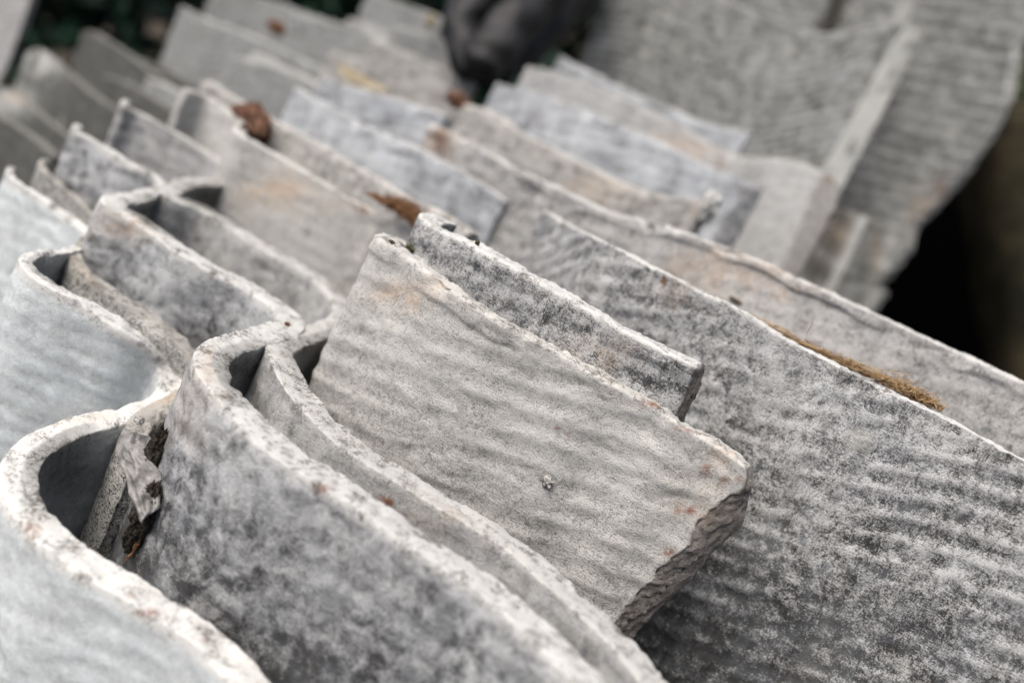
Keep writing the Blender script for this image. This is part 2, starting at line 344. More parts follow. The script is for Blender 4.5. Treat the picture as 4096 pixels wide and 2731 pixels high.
def pick(key, x, y, lift=0.0, umin=0.0, vmin=0.0):
    """point on the lens-facing face of a sheet that the photo shows at (x, y)"""
    cv, ax, hb = SHEETS[key]
    U, V = np.meshgrid(np.linspace(umin, cv.len, 700), np.linspace(vmin, .25, 300), indexing='ij')
    X = cv.pos(U)+cv.nor(U)*(hb+lift)+V[..., None]*ax; p = to_px(X); i = np.unravel_index(np.argmin((p[..., 0]-x)**2+(p[..., 1]-y)**2), U.shape)
    return X[i], cv.nor(U[i])

# ---------------------------------------------------------------- ground
gm = simple('dark_soil', (.022, .017, .012), (.05, .04, .03), 18, .95, .1, .6, .01)
gx = np.concatenate([np.linspace(-40, -3, 12), np.linspace(-2.8, 2.8, 40), np.linspace(3, 40, 12)])
gX, gY = np.meshgrid(gx, gx+1.0, indexing='ij'); gZ = .012*fbm(gX*2, gY*2, 0, 3)-.012
gi = np.arange(gX.size).reshape(gX.shape)
link('ground', np.stack([gX, gY, gZ], -1).reshape(-1, 3), np.stack([gi[:-1, :-1], gi[1:, :-1], gi[1:, 1:], gi[:-1, 1:]], -1).reshape(-1, 4), gm, origin=np.zeros(3))['kind'] = 'structure'

along = np.array([.80, -.60, 0]); acr = np.cross(along, [0, 0, 1.0])
FRAME = [along, -acr, [0, 0, 1.0]]
def lump(name, label, cat, c, size, mat, seed, sub=4, rough=.35, freq=2.2, flat=None, lumpy=1.0):
    bm = bmesh.new(); bmesh.ops.create_icosphere(bm, subdivisions=sub, radius=1.0); V = np.array([v.co[:] for v in bm.verts]); F = [[v.index for v in f.verts] for f in bm.faces]; bm.free()
    n = fbm(V[:, 0]*freq, V[:, 1]*freq, V[:, 2]*freq, seed, 4, .55)*lumpy
    V = V*(1+rough*n[:, None]*2)
    ax = np.array(size[1]) if isinstance(size[0], (list, tuple)) else None
    if ax is not None: X = V @ np.diag(size[0]) @ ax
    else: X = V*np.array(size)
    o = link(name, to_world(np.asarray(c)+X), F, mat); tag(o, label, cat); return o

# ---------------------------------------------------------------- the sheets, front to back
def H(k, *p): return [(x, y, v*k) for x, y, v in p]
A_pts = H(.92, (50,668,.165),(34,680,.165),(32,697,.165),(60,712,.165),(113,750,.165),(196,798,.165),(286,863,.165),(360,915,.165),(375,945,.165),(330,980,.162),(240,1003,.159),(160,1012,.156),(105,1030,0.1543),(100,1055,0.1543),(137,1095,0.1552),
 (196,1130,0.1561),(298,1186,0.1571),(381,1233,0.1590),(476,1293,0.1608),(554,1340,0.1636),(625,1400,0.1700),(667,1453,.174),(690,1507,.177),(694,1555,.180),(670,1600,.183),(595,1635,.184),(476,1665,.185),(357,1690,.186),(268,1720,.187),(179,1757,.188),(119,1800,.189),(85,1850,.19),(75,1915,.19),(92,1979,.19),(131,2050,.19),(202,2121,.19),(274,2193,.19),(387,2270,.19),(506,2336,.19),(625,2413,.19),(744,2484,.19),(833,2550,.19),(928,2633,.19),(1012,2722,.19),(1150,2880,.19),(1250,3030,.19))
sheet('A', 'pale bluish corrugated sheet whose thick white rim curls round the lower left corner', 'H', A_pts, M['pale'], t=.0112, chips=.45, edgewave=.0010, back_dirt_shade=[(260,1850,200,190,.85),(170,1100,120,90,.6)], smooth=4, taper=([0,.34,.46],[.36,.42,1]), rim=.003, du=.0013, rust=[(590,2450,40,16,.9),(130,2115,30,30,.7),(520,2380,20,12,.6),(820,2560,20,12,.5)], warm=[(400,1700,200,60,.5)], seed=11)
A2_pts = H(.985, (182,642,.15),(164,652,.15),(161,670,.15),(196,695,.15),(290,770,.15),(375,860,.15),(400,885,.15),(375,925,.15),(322,975,.15),(305,1010,.15),(333,1072,.15),(405,1138,.15),(476,1192,.15),(535,1233,.15),(595,1263,.15),(655,1305,.15),(714,1352,.152),(774,1406,.154),(815,1455,.157),(815,1530,.16),(740,1590,.163),(650,1630,.166),(592,1658,.168),(552,1686,.17),(533,1720,.172),(545,1752,.173),(575,1782,.173),(606,1803,.173))
sheet('A2', 'broken sheet in the dark gap at the left, gritty end under the grey plastic shred', 'H', A2_pts, M['grit'], t=.0095, smooth=4, taper=([0,.45,.75],[.36,.5,1]), dirt_shade=[(590,1950,70,260,.8),(380,1120,40,40,.3)], warm=[(370,1050,60,60,1),(700,1600,120,40,.7)], seed=23)
B_pts = H(1, (320,498,.122),(305,506,.122),(304,524,.122),(357,545,.122),(429,595,.122),(506,645,.122),(595,690,.122),(645,715,.123),(655,735,.123),(615,765,.124),(520,792,.124),(455,805,.125),(445,825,.125),(536,865,.125),(649,935,.125),(750,1013,.125),(893,1090,.125),(1012,1150,.125),(1101,1210,.125),(1160,1256,.125),(1172,1290,.125),(1101,1327,.125),(1012,1352,.125),(929,1376,.125),(860,1408,.125),(842,1447,.125),(863,1507,.125),(905,1561,.125),(964,1638,.125),(1042,1710,.125),(1165,1815,.125),(1260,1880,.125),(1375,1943,.125),(1499,2027,.125),(1642,2127,.125),(1814,2245,.125),(1993,2362,.125),(2130,2484,.125),(2273,2633,.125),(2362,2731,.125),(2480,2880,.125),(2560,3010,.125))
sheet('B', 'mottled corrugated sheet with dark stained peak, just right of the grey plastic shred', 'H', B_pts, M['mottled'], t=.0125, taper=([0,.16,.22,.30],[.36,.42,.85,1]), chips=.5, edgewave=.0010, back_dirt_shade=[(1000,1480,160,120,.9),(580,870,110,80,.8)], smooth=4, rim=.0025, darkening=(.012,.075), warm=[(850,1500,60,90,.8),(500,900,140,60,.8),(760,1650,80,120,.5)], rust=[(1295,1955,40,16,.6)], seed=37)
C_pts = H(1, (508,404,.1115),(492,412,.112),(492,427,.113),(530,438,.114),(595,472,.114),(714,540,.115),(833,610,.116),(930,690,.118),(945,722,.119),(840,726,.12),(745,730,.121),(690,750,.122),(672,776,.123),(705,793,.124),(786,818,.124),(890,880,.125),(982,942,.125),(1071,995,.125),(1160,1043,.125),(1250,1096,.125),(1327,1156,.125),(1372,1215,.125),(1378,1268,.125),(1309,1311,.125),(1220,1336,.125),(1149,1364,.125),(1115,1396,.125),(1131,1436,.125),(1160,1495,.125),(1190,1543,.125),(1226,1596,.125),(1280,1662,.125),(1339,1720,.125),(1439,1805,.125),(1612,1907,.125),(1802,2020,.125),(1945,2104,.125),(2106,2211,.125),(2261,2348,.125),(2439,2514,.125),(2564,2645,.125),(2640,2745,.125),(2760,2900,.125))
sheet('C', 'light grey corrugated sheet touching the sharp central sheet, rim doubling back in a tight bend', 'H', C_pts, M['mid'], t=.012, taper=([0,.16,.22,.30],[.36,.42,.85,1]), chips=.45, edgewave=.0010, back_dirt_shade=[(1290,1420,140,120,.8),(840,800,140,90,.9)], smooth=4, rim=.0022, rust=[(1155,1298,25,18,1),(1540,1995,22,16,1)], warm=[(1800,2060,200,80,.4)], seed=41)
D0_pts = H(.09, (738,357,1),(830,390,1),(920,445,1),(975,495,1),(965,538,1),(1100,612,1),(1250,700,1),(1400,788,1),(1558,875,1),(1640,930,1),(1720,985,1))
sheet('D0', 'peach stained sheet below the rotted clump, rust brown fibre at its right end', 'H', D0_pts, M['warm'], t=.008, du=.0014, dv=.0014, warm=[(1100,760,170,80,1),(1400,830,160,40,.5)], rust=[(1450,845,14,20,.6)], seed=55)
D_pts = H(1, (1600,952,.0745),(1560,952,.0725),(1545,968,.072),(1588,995,.072),(1660,1043,.072),(1767,1122,.072),(1856,1180,.072),(1945,1233,.072),(2064,1305,.072),(2183,1370,.072),(2302,1440,.072),(2421,1508,.072),(2540,1570,.072),(2660,1640,.072),(2750,1698,.072),(2891,1775,.072),(2985,1845,.073))
sheet('D', 'sharp central sheet with rust flecked right corner and brown snapped end', 'H', D_pts, M['warm'], t=.009, dirt_shade=[(1620,1010,40,30,.35),(1560,965,20,20,.6)], du=.0009, dv=.0009, ridge=.95, rslope=150., rpitch=.0094, rough=1.2, chips=1.3, lip=1.0, darkening=(.03,.14),
 rend=[(2990,1838),(2975,1952),(2924,1975),(2866,2027),(2786,2096),(2746,2188),(2671,2239),(2562,2360),(2482,2463),(2300,2680)], rback=[(3000,1850),(3000,1960),(2975,2096),(2860,2199),(2800,2280),(2752,2325),(2648,2423),(2574,2498),(2470,2640)],
 warm=[(1620,1180,130,60,.9),(1100,760,160,70,.9),(2800,2010,130,110,.5),(1780,1130,80,40,.5),(2890,1820,80,40,.8)], rust=[(2825,1878,17,26,1),(2900,1918,16,14,.9),(2760,2042,28,17,1),(2710,2040,18,18,.8),(2675,2208,24,18,1),(2230,1712,12,9,1),(2270,1728,10,10,1),(2955,1915,18,14,.7),(2805,2062,10,8,.9),(2620,1615,60,14,.8),(2760,1712,60,16,.8)], seed=53, smooth=1)
L2_pts = [(833,322,.62),(960,395,.60),(1113,482,.57),(1256,560,.545),(1400,645,.52),(1511,708,.50),(1640,785,.475),(1760,850,.455),(1900,930,.43)]
sheet('L2', 'blurred sheet running from behind the reddish brown clump down to the rust brown fibre', 'D', L2_pts, M['midw'], t=.008, du=.0014, dv=.0014, dirt_shade=[(1700,800,120,60,.45)], seed=63)
E_pts = [(1800,872,.372),(1760,860,.366),(1718,872,.36),(1767,915,.355),(1826,942,.35),(1915,987,.345),(2035,1052,.34),(2154,1118,.335),(2273,1186,.33),(2392,1254,.325),(2511,1317,.32),(2630,1378,.318),(2740,1428,.315),(2800,1458,.315)]
sheet('E', 'fibrous dark grey sheet directly behind the sharp central one, with square snapped end', 'D', E_pts, M['fibrous'], t=.0098, lip=.8, du=.001, dv=.001, rend=[(2790,1440),(2757,1540),(2715,1640),(2640,1800)], rback=[(2822,1452),(2798,1540),(2748,1650),(2690,1800)], warm=[(2400,1420,160,60,.5)], seed=61, smooth=1)
L3_pts = [(1196,355,.66),(1350,440,.63),(1500,520,.59),(1635,575,.56),(1780,648,.552),(1900,715,.545),(2030,800,.540)]
sheet('L3', 'blurred pale sheet standing between the brown rotted clump and the long mottled sheet', 'D', L3_pts, M['midb'], t=.007, du=.002, dv=.002, seed=67)
F_pts = [(2190,850,.498),(2260,885,.468),(2340,925,.430),(2400,955,.404),(2490,997,.387),(2612,1062,.38),(2786,1155,.37),(2960,1248,.36),(3135,1348,.35),(3309,1437,.34),(3483,1524,.33),(3657,1604,.322),(3831,1688,.315),(4005,1776,.308),(4096,1826,.304),(4300,1935,.296),(4700,2150,.283),(5200,2430,.27)]
sheet('F', 'large black and white mottled sheet filling the lower right below the coir fibre', 'D', F_pts, M['fibrous'], t=.0065, du=.001, dv=.001, fine=.24, darkening=(.03,.13), rust=[(2655,1130,8,22,1)], warm=[(2700,1180,60,60,.5)], rim=.0007, ridge=1.0, rslope=230., seed=71, smooth=1)
G1_pts = [(1735,508,.58),(1886,570,.565),(2005,634,.55),(2094,682,.54),(2243,753,.52),(2362,813,.505),(2481,868,.49),(2600,893,.475),(2700,918,.46),(2955,1005,.445),(3139,1082,.43),(3383,1196,.41),(3590,1290,.397),(3798,1386,.385),(4096,1532,.37),(4300,1632,.362),(4700,1830,.35)]
sheet('G1', 'sandy grey sheet with crumbling lip, just behind the coir fibre at the right', 'D', G1_pts, M['sandy'], t=.0075, lip=1.5, du=.001, dv=.001, rust=[(1765,560,36,60,.8)], stain_shade=[(2050,800,420,260,.42)], dirt_shade=[(2608,905,16,16,1),(1765,560,40,70,.4)], warm=[(1765,560,60,70,1),(2900,1080,230,90,.9),(3130,1170,150,50,.5)], seed=79, smooth=1, chips=2.2)
e3_pts = [(1874,425,.64),(1993,458,.625),(2064,518,.61),(2183,583,.60),(2362,667,.585),(2481,726,.575),(2620,776,.56),(2750,798,.55),(2845,812,.54)]
sheet('e3', 'blurred sheet ending in a curled white broken tip, left of a small black gap', 'D', e3_pts, M['midw'], t=.009, du=.0015, dv=.0015, rend=[(2800,780),(2795,830),(2770,900)], rback=[(2858,800),(2850,850),(2810,900)], warm=[(2380,760,150,60,.6),(2820,830,50,60,.7)], rust=[(2080,500,25,15,1),(2200,560,35,14,.9)], seed=83, brk=False)
tip = lump('broken_tip', None, None, pt(2832, 836, .541), ((.0055, .005, .0105), FRAME), M['sandy'], 31, 4, .3, 1.7)
_e3 = [o for o in bpy.data.objects if o.get('label', '').startswith('blurred sheet ending in a curled')][0]
tip.parent = _e3; tip.location = tip.location-_e3.location
tip.data.attributes.new('relief', 'FLOAT', 'POINT').data.foreach_set('value', np.full(len(tip.data.vertices), .6, np.float32))
for a_ in ('edge', 'pale_tone'): tip.data.attributes.new(a_, 'FLOAT', 'POINT').data.foreach_set('value', np.full(len(tip.data.vertices), .7, np.float32))
e1_pts = [(1289,312,.69),(1400,348,.68),(1560,388,.67),(1707,432,.66),(1800,462,.65)]
sheet('e1', 'blurred pale sheet under the yellowed dry leaf', 'D', e1_pts, M['midb'], t=.007, du=.002, dv=.002, seed=89)
e4_pts = [(1993,335,.69),(2130,365,.68),(2250,410,.67),(2450,490,.645),(2650,570,.63),(2850,665,.61),(3050,752,.595)]
sheet('e4', 'blurred bluish grey sheet with a rough square cut end, behind the curled white tip', 'D', e4_pts, M['midb'], t=.008, du=.0015, dv=.0015, rend=[(2990,715),(2930,830),(2860,950),(2800,1050)], rback=[(3062,748),(2990,880),(2935,985),(2880,1080)], rust=[(2130,480,14,10,.8)], seed=97)
e6_pts = [(2112,270,.73),(2230,290,.725),(2450,370,.71),(2700,490,.695),(2850,590,.68),(2960,630,.67),(3115,640,.66),(3250,670,.645),(3362,722,.63)]
sheet('e6', 'smooth pale sheet bowed at its right end with a rust topped broken edge', 'D', e6_pts, M['smooth'], t=.008, du=.0015, dv=.0015, rend=[(3293,683),(3239,799),(3177,952),(3131,1056)], rback=[(3371,728),(3338,832),(3270,960),(3197,1095)], rust=[(3335,705,30,22,1),(3350,740,14,22,1),(2880,660,16,30,.6)], warm=[(2700,590,200,60,.9),(3330,800,30,60,.5)], seed=101, chips=1.5)
e5_pts = [(2243,228,.80),(2450,330,.79),(2700,440,.77),(2850,500,.76),(3005,540,.75)]
sheet('e5', 'small bluish corner of a sheet showing in front of the upright slab', 'D', e5_pts, M['midb'], t=.007, du=.002, dv=.002, seed=103)
L4_pts = [(1490,155,.80),(1600,200,.79),(1750,270,.775),(1900,340,.76)]
sheet('L4', 'short light grey sheet touching the left side of the black plastic', 'D', L4_pts, M['midw'], t=.007, du=.002, dv=.002, seed=107)
L5_pts = [(1588,110,.88),(1750,150,.87),(1900,200,.86)]
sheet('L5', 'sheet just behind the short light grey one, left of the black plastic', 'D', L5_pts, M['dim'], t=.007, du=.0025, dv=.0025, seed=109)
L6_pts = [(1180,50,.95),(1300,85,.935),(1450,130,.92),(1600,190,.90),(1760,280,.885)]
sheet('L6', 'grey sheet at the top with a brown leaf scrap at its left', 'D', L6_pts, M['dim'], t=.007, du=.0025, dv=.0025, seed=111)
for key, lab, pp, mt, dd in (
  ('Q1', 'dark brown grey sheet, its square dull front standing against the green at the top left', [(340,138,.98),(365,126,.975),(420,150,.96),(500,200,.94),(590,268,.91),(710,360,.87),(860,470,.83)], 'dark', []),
  ('Q2', 'dark grey sheet just in front of the tall pale one at top', [(560,238,1.0),(650,265,.97),(760,325,.93),(880,395,.89)], 'dark', []),
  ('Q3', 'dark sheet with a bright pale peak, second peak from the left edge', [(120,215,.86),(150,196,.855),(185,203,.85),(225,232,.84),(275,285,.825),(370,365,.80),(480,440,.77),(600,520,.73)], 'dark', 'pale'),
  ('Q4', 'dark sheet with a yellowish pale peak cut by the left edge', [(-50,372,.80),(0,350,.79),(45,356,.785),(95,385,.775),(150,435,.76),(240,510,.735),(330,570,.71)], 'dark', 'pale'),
  ('Q5', 'lowest dark sheet at the left edge, above the pale bluish peaks', [(-120,400,.74),(-30,445,.73),(60,500,.715),(150,555,.70),(240,620,.68)], 'dark', [])):
    sheet(key, lab, 'D', pp, M[mt], t=.0065, du=.0025, dv=.0025, seed=200+ord(key[1]), pale_tone=[(170,235,95,80),(20,395,110,70)] if dd == 'pale' else [], warm=[(70,395,50,20,1)] if key == 'Q4' else [])
for key, lab, pp, mt in (
  ('X1', 'thin grey sheet edge just above the pale bluish sheet right of the clump', [(1020,215,.90),(1130,262,.88),(1260,325,.86),(1420,405,.84)], 'mid'),
  ('X2', 'grey sheet edge directly behind the yellowed dry leaf', [(1330,205,.90),(1450,246,.885),(1560,296,.87),(1690,362,.85)], 'midw'),
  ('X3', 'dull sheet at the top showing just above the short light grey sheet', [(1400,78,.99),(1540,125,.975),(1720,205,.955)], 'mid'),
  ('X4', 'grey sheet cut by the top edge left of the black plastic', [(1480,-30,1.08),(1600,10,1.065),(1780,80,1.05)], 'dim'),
  ('X5', 'dark sheet just above the pale peak nearest the clump', [(430,300,.85),(520,335,.835),(640,402,.81),(780,490,.78)], 'dark'),
  ('X6', 'grey streaked sheet edge among dark sheets left of the reddish brown clump', [(600,320,.86),(690,352,.84),(790,405,.815),(900,475,.79)], 'dim')):
    sheet(key, lab, 'D', pp, M[mt], t=.0065, du=.0025, dv=.0025, seed=300+ord(key[1]))
L7_pts = [(930,228,.84),(1040,250,.825),(1180,300,.81),(1330,370,.795)]
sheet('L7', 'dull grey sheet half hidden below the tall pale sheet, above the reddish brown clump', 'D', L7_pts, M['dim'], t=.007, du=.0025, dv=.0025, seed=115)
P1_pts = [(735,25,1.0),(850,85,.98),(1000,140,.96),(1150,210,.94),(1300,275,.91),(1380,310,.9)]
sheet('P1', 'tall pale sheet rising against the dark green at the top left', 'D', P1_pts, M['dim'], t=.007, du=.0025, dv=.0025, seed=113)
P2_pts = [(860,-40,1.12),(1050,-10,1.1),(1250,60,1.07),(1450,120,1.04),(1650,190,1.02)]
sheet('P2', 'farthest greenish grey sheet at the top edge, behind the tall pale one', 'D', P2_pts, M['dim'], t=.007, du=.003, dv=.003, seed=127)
Z_pts = [(-700,-500,1.1),(-400,-420,1.08),(-150,-330,1.05),(60,-260,1.02)]
sheet('Z', 'pale slab cut off by the top left corner', 'D', Z_pts, M['mid'], t=.008, du=.003, dv=.003, rend=[(190,-200),(143,0),(115,110),(20,290),(-60,420)], rback=[(200,-200),(153,0),(125,110),(30,290),(-50,420)], seed=131)
G_pts = [(2430,-200,.93),(2700,-120,.91),(2930,10,.88),(3100,80,.85),(3260,140,.82),(3400,140,.78),(3540,115,.74),(3660,95,.72)]
sheet('G', 'tall upright slab at top right with hollowed top and thick pale right edge', 'D', G_pts, M['slab'], t=.013, endrough=.4, ridge=.8, capedge=True, du=.002, dv=.002, fine=.3, rend=[(3626,89),(3531,249),(3412,475),(3294,671),(3200,850)], rback=[(3697,95),(3673,172),(3561,392),(3472,564),(3389,712),(3300,880)], lend=[(2500,-180),(2440,-60),(2415,0),(2370,120),(2320,250),(2285,340)], seed=137, brk=False)
e7_pts = [(3000,700,.80),(3200,775,.78),(3338,832,.76),(3405,845,.75),(3478,862,.74)]
sheet('e7', 'narrow sheet with shade painted face and pale edge, right of the rust topped one', 'D', e7_pts, M['mid'], t=.010, capedge=True, stain_shade=[(3370,880,60,70,1),(3320,980,60,80,1),(3270,1090,60,90,1)], dirt_shade=[(3370,880,60,70,1),(3330,970,60,80,1),(3280,1080,70,90,1)], du=.002, dv=.002, rend=[(3400,849),(3347,973),(3280,1097),(3200,1240)], rback=[(3479,865),(3430,973),(3359,1118),(3290,1250)], warm=[(3360,950,60,120,1)], seed=139, brk=False)  # dark blobs paint the shade on this face
H2_pts = [(3050,-350,1.12),(3400,-300,1.10),(3700,-250,1.08),(4000,-205,1.05),(4300,-150,1.02)]
sheet('H2', 'big wavy textured sheet leaning at the right, its ragged slanting edge against black', 'D', H2_pts, M['slab'], t=.010, capedge=True, du=.002, dv=.002, fine=.42, ridge=2.9, rslope=20., rpitch=.017, rough=2.0, rend=[(4180,0),(4055,191),(4026,383),(3959,517),(3864,660),(3749,794),(3644,899),(3625,985),(3567,1062),(3519,1186),(3452,1260)], rback=[(4215,10),(4090,201),(4056,393),(3985,535),(3890,680),(3775,815),(3670,915),(3648,1000),(3590,1080),(3540,1200),(3475,1270)], rust=[(3770,760,20,40,.7)], warm=[(3700,850,60,80,.7),(3500,1010,25,70,.8)], pale_tone=[(3565,960,32,55,.8),(3535,1060,34,60,.8),(3490,1180,36,60,.8)], stain_shade=[(3500,1010,28,90,.7),(3455,1130,26,90,.7),(3420,900,60,60,.4)], seed=149, brk=False)
H1_pts = [(2700,-300,1.0),(2950,-200,.99),(3200,-110,.97),(3390,-40,.95)]
sheet('H1', 'sheet with a dark shaded end standing behind the hollowed top edge', 'D', H1_pts, M['slab'], t=.012, capshade=True, du=.003, dv=.003, rend=[(3335,-40),(3323,0),(3270,130),(3220,260)], rback=[(3400,-30),(3390,0),(3345,130),(3300,250)], seed=151, brk=False)
H3_pts = [(3150,-300,1.04),(3350,-240,1.03),(3550,-170,1.01),(3700,-110,.99)]
sheet('H3', 'greenish grey sheet with pale end between the hollowed slab and big wavy sheet', 'D', H3_pts, M['slab'], t=.010, capedge=True, du=.003, dv=.003, rend=[(3650,-100),(3610,0),(3560,140),(3500,300)], rback=[(3710,-90),(3660,0),(3615,150),(3560,300)], seed=157, brk=False)

# ---------------------------------------------------------------- debris
rnd = random.Random(5)
m_coir = simple('coir_fibre', (.19, .115, .055), (.48, .34, .19), 300, .85, .2, 0)
m_coird = simple('brown_fibre', (.09, .045, .02), (.24, .13, .065), 300, .85, .2, 0)
def tubes(lines, rad):
    V, F = [], []
    for L in lines:
        L = np.asarray(L); n = len(L); T = np.gradient(L, axis=0); T /= np.linalg.norm(T, axis=1)[:, None]+1e-12
        a = np.cross(T, [0.3, .5, .8]); a /= np.linalg.norm(a, axis=1)[:, None]+1e-12; b = np.cross(T, a); s0 = len(V)
        for i in range(n):
            rr = rad*(1-.7*abs(2*i/(n-1)-1)**4)
            for q in range(3): V.append(L[i]+rr*(math.cos(q*2.094)*a[i]+math.sin(q*2.094)*b[i]))
        for i in range(n-1):
            for q in range(3): F.append([s0+i*3+q, s0+i*3+(q+1) % 3, s0+i*3+3+(q+1) % 3, s0+i*3+3+q])
    return np.array(V), F
def tuft(label, path, width, count, length, rad, mat, seed, spill=0):
    """a mass of loose fibre lying along a path of (px, py, distance)"""
    rg = np.random.default_rng(seed); C = np.array([pt(*p) for p in path]); W = np.array(width)
    s = np.linspace(0, 1, len(C)); lines = []
    upv = np.array([0, 0, 1.0]); 
    for i in range(count):
        c = rg.uniform(0, 1)**.8; w = np.interp(c, s, W); ln = length*rg.uniform(.5, 1.5)*(.4+w/W.max())
        q = np.linspace(-.5, .5, 12); ph = rg.uniform(0, 6.28, 4); am = rg.uniform(.2, 1, 4)
        cc = np.clip(c+q*ln/np.linalg.norm(C[-1]-C[0]), -.02, 1.02); base = np.stack([np.interp(cc, s, C[:, k]) for k in range(3)], 1)
        h = np.abs(rg.normal(0, .42))*w; d = rg.normal(0, .5)*min(w, .003)
        dirn = (_f*.9+_r*.3); fr = rg.uniform(4, 16, 3); cu = w*rg.uniform(.1, .55, 3)
        loop = cu[0]*np.sin(q*fr[0]+ph[0])[:, None]*upv+cu[1]*.6*np.sin(q*fr[1]+ph[1])[:, None]*dirn+cu[2]*1.3*np.sin(q*fr[2]+ph[2])[:, None]*_r
        tang = (C[-1]-C[0])/np.linalg.norm(C[-1]-C[0]); an = rg.normal(0, .5)
        base = base+((q*ln)[:, None]*upv*math.sin(an)*.35)
        off = h*upv+d*dirn+loop
        lines.append(base+off)
    root = empty('fibre_tuft', to_world(C.mean(0))); tag(root, label, 'fibre')
    V, F = tubes(lines, rad); o = link('strands', to_world(V), F, mat, root, origin=to_world(C.mean(0))); o['kind'] = 'stuff'
    return root
tuft('golden brown coir fibre strung along the top edge of the big mottled sheet', [(3000,1258,.361),(3130,1335,.354),(3250,1395,.349),(3365,1455,.342),(3420,1478,.339),(3520,1515,.334),(3620,1565,.330),(3700,1608,.327),(3765,1640,.324)],
 [.0002,.0006,.0010,.0012,.0003,.0014,.0024,.0027,.0004], 240, .009, .00017, m_coir, 3)
tuft('dark coir threads tangled in the golden fibre at the right', [(3200,1375,.352),(3300,1425,.347),(3500,1512,.336),(3620,1570,.331),(3720,1620,.327)], [.0008,.0013,.0013,.0020,.0006], 170, .011, .0002, m_coird, 4)
tuft('rust brown fibre clump left of the fibrous dark grey sheet', [(1470,775,.475),(1540,812,.465),(1600,838,.455),(1650,875,.445),(1695,925,.435)], [.001,.0025,.005,.0055,.003], 420, .012, .00025, m_coird, 8)
hair = [pt(3225+30*math.sin(q*2.2)*q, 1345-62*q+0*q, .3475+.0*q) for q in np.linspace(0, 1, 9)]
V, F = tubes([hair], .00016); tag(link('fibre_strand', to_world(V), F, m_coird), 'single brown fibre standing up out of the coir', 'fibre')
hair = [pt(2990-45*q, 1225-45*q+10*q*q-80*q*0, .362) for q in np.linspace(0, 1, 9)]
m_grit = simple('grey_grit', (.10, .10, .095), (.36, .35, .33), 900, .95, .1, .8, .0008)
m_soil = simple('packed_soil', (.008, .007, .006), (.05, .043, .035), 900, .95, .1, .9, .001)
m_moss = simple('dark_moss', (.02, .02, .012), (.10, .10, .06), 700, .95, .1, .8, .001)
m_rot = simple('rotted_leaf', (.025, .014, .009), (.12, .060, .036), 160, .9, .2, .8, .002)
m_rust = simple('rust_brown_scrap', (.035, .018, .010), (.11, .055, .028), 260, .9, .2, .6, .001)
m_leaf = simple('dry_leaf', (.15, .125, .08), (.24, .205, .14), 120, .8, .25, .4, .001)
lump('rotted_clump', 'dark reddish brown rotted clump sitting on sheet tops left of centre', 'debris', pt(1000, 495, .56), ((.0215, .006, .0125), FRAME), m_rot, 3, 5, .20, 1.5)
lump('rotted_clump', 'dark reddish brown flake hanging below the rotted clump left of centre', 'debris', pt(950, 590, .535), ((.0065, .003, .0145), FRAME), m_rot, 9, 4, .20, 1.5)
lump('leaf_scrap', 'blurred orange brown scrap at the top left among the pale sheets', 'debris', pt(1105, 108, .905), ((.016, .004, .007), FRAME), m_rust, 5, 4, .3, 1.8)
lump('leaf_scrap', 'blurred brown scrap touching the left of the black plastic', 'debris', pt(1722, 85, .85), ((.006, .004, .007), FRAME), m_leaf, 6, 4, .3, 1.8)
lump('moss_clump', 'dark brown moss clump under the tip of the black plastic', 'debris', pt(1835, 405, .655), ((.0115, .005, .0055), FRAME), m_rot, 7, 4, .4, 2.0)
lump('moss_clump', 'greenish black moss plugging the hole between the two central sheets', 'debris', pt(1636, 1000, .352), ((.0020, .0016, .0018), FRAME), m_moss, 8, 5, .4, 2.6)
lump('moss_clump', 'tiny dark moss spot on the left peak of the sharp central sheet', 'debris', pt(1568, 968, .3375), ((.0014, .0008, .0006), FRAME), m_moss, 12, 4, .45, 2.6)
P_, N_ = pick('E', 1908, 985); lump('crumb', 'small dark crumb on the rim of the short fibrous sheet', 'debris', pt(1908, 975, .342), ((.0008, .0008, .0014), FRAME), m_moss, 13, 4, .45, 2.6)
P_, N_ = pick('D', 2190, 1922); lump('flake', 'little grey flake stuck on the face of the sharp central sheet', 'debris', P_+N_*.0001, ((.0024, .0009, .0022), FRAME), m_grit, 14, 4, .4, 2.4)
P_, N_ = pick('G1', 2945, 1202); lump('crumb', 'long dark crumb on the face of the sandy sheet behind the coir', 'debris', P_+N_*.0003, ((.0033, .0009, .0009), FRAME), m_rot, 15, 4, .4, 2.6)
P_, N_ = pick('B', 1152, 1302, umin=.1); lump('crumb', 'red brown crumb on the rim where two left bends meet', 'debris', pt(1150, 1296, .357), ((.0013, .001, .0007), FRAME), m_rust, 16, 4, .35, 2.2)
lump('crumb', 'orange crumb in the slot between the two sweeping white rims', 'debris', pt(1556, 2010, .262), ((.0014, .001, .0009), FRAME), m_rust, 17, 4, .35, 2.2)
lump('curl', 'rusty curl of debris in the gap beside the grey plastic', 'debris', pt(655, 1790, .313), ((.0018, .001, .0034), FRAME), m_rot, 18, 4, .45, 2.4)
lump('wood_knot', 'brown knotty lump on top of the gritty broken sheet', 'debris', pt(556, 1680, .3085), ((.0020, .0016, .0010), FRAME), m_grit, 19, 4, .4, 2.6)

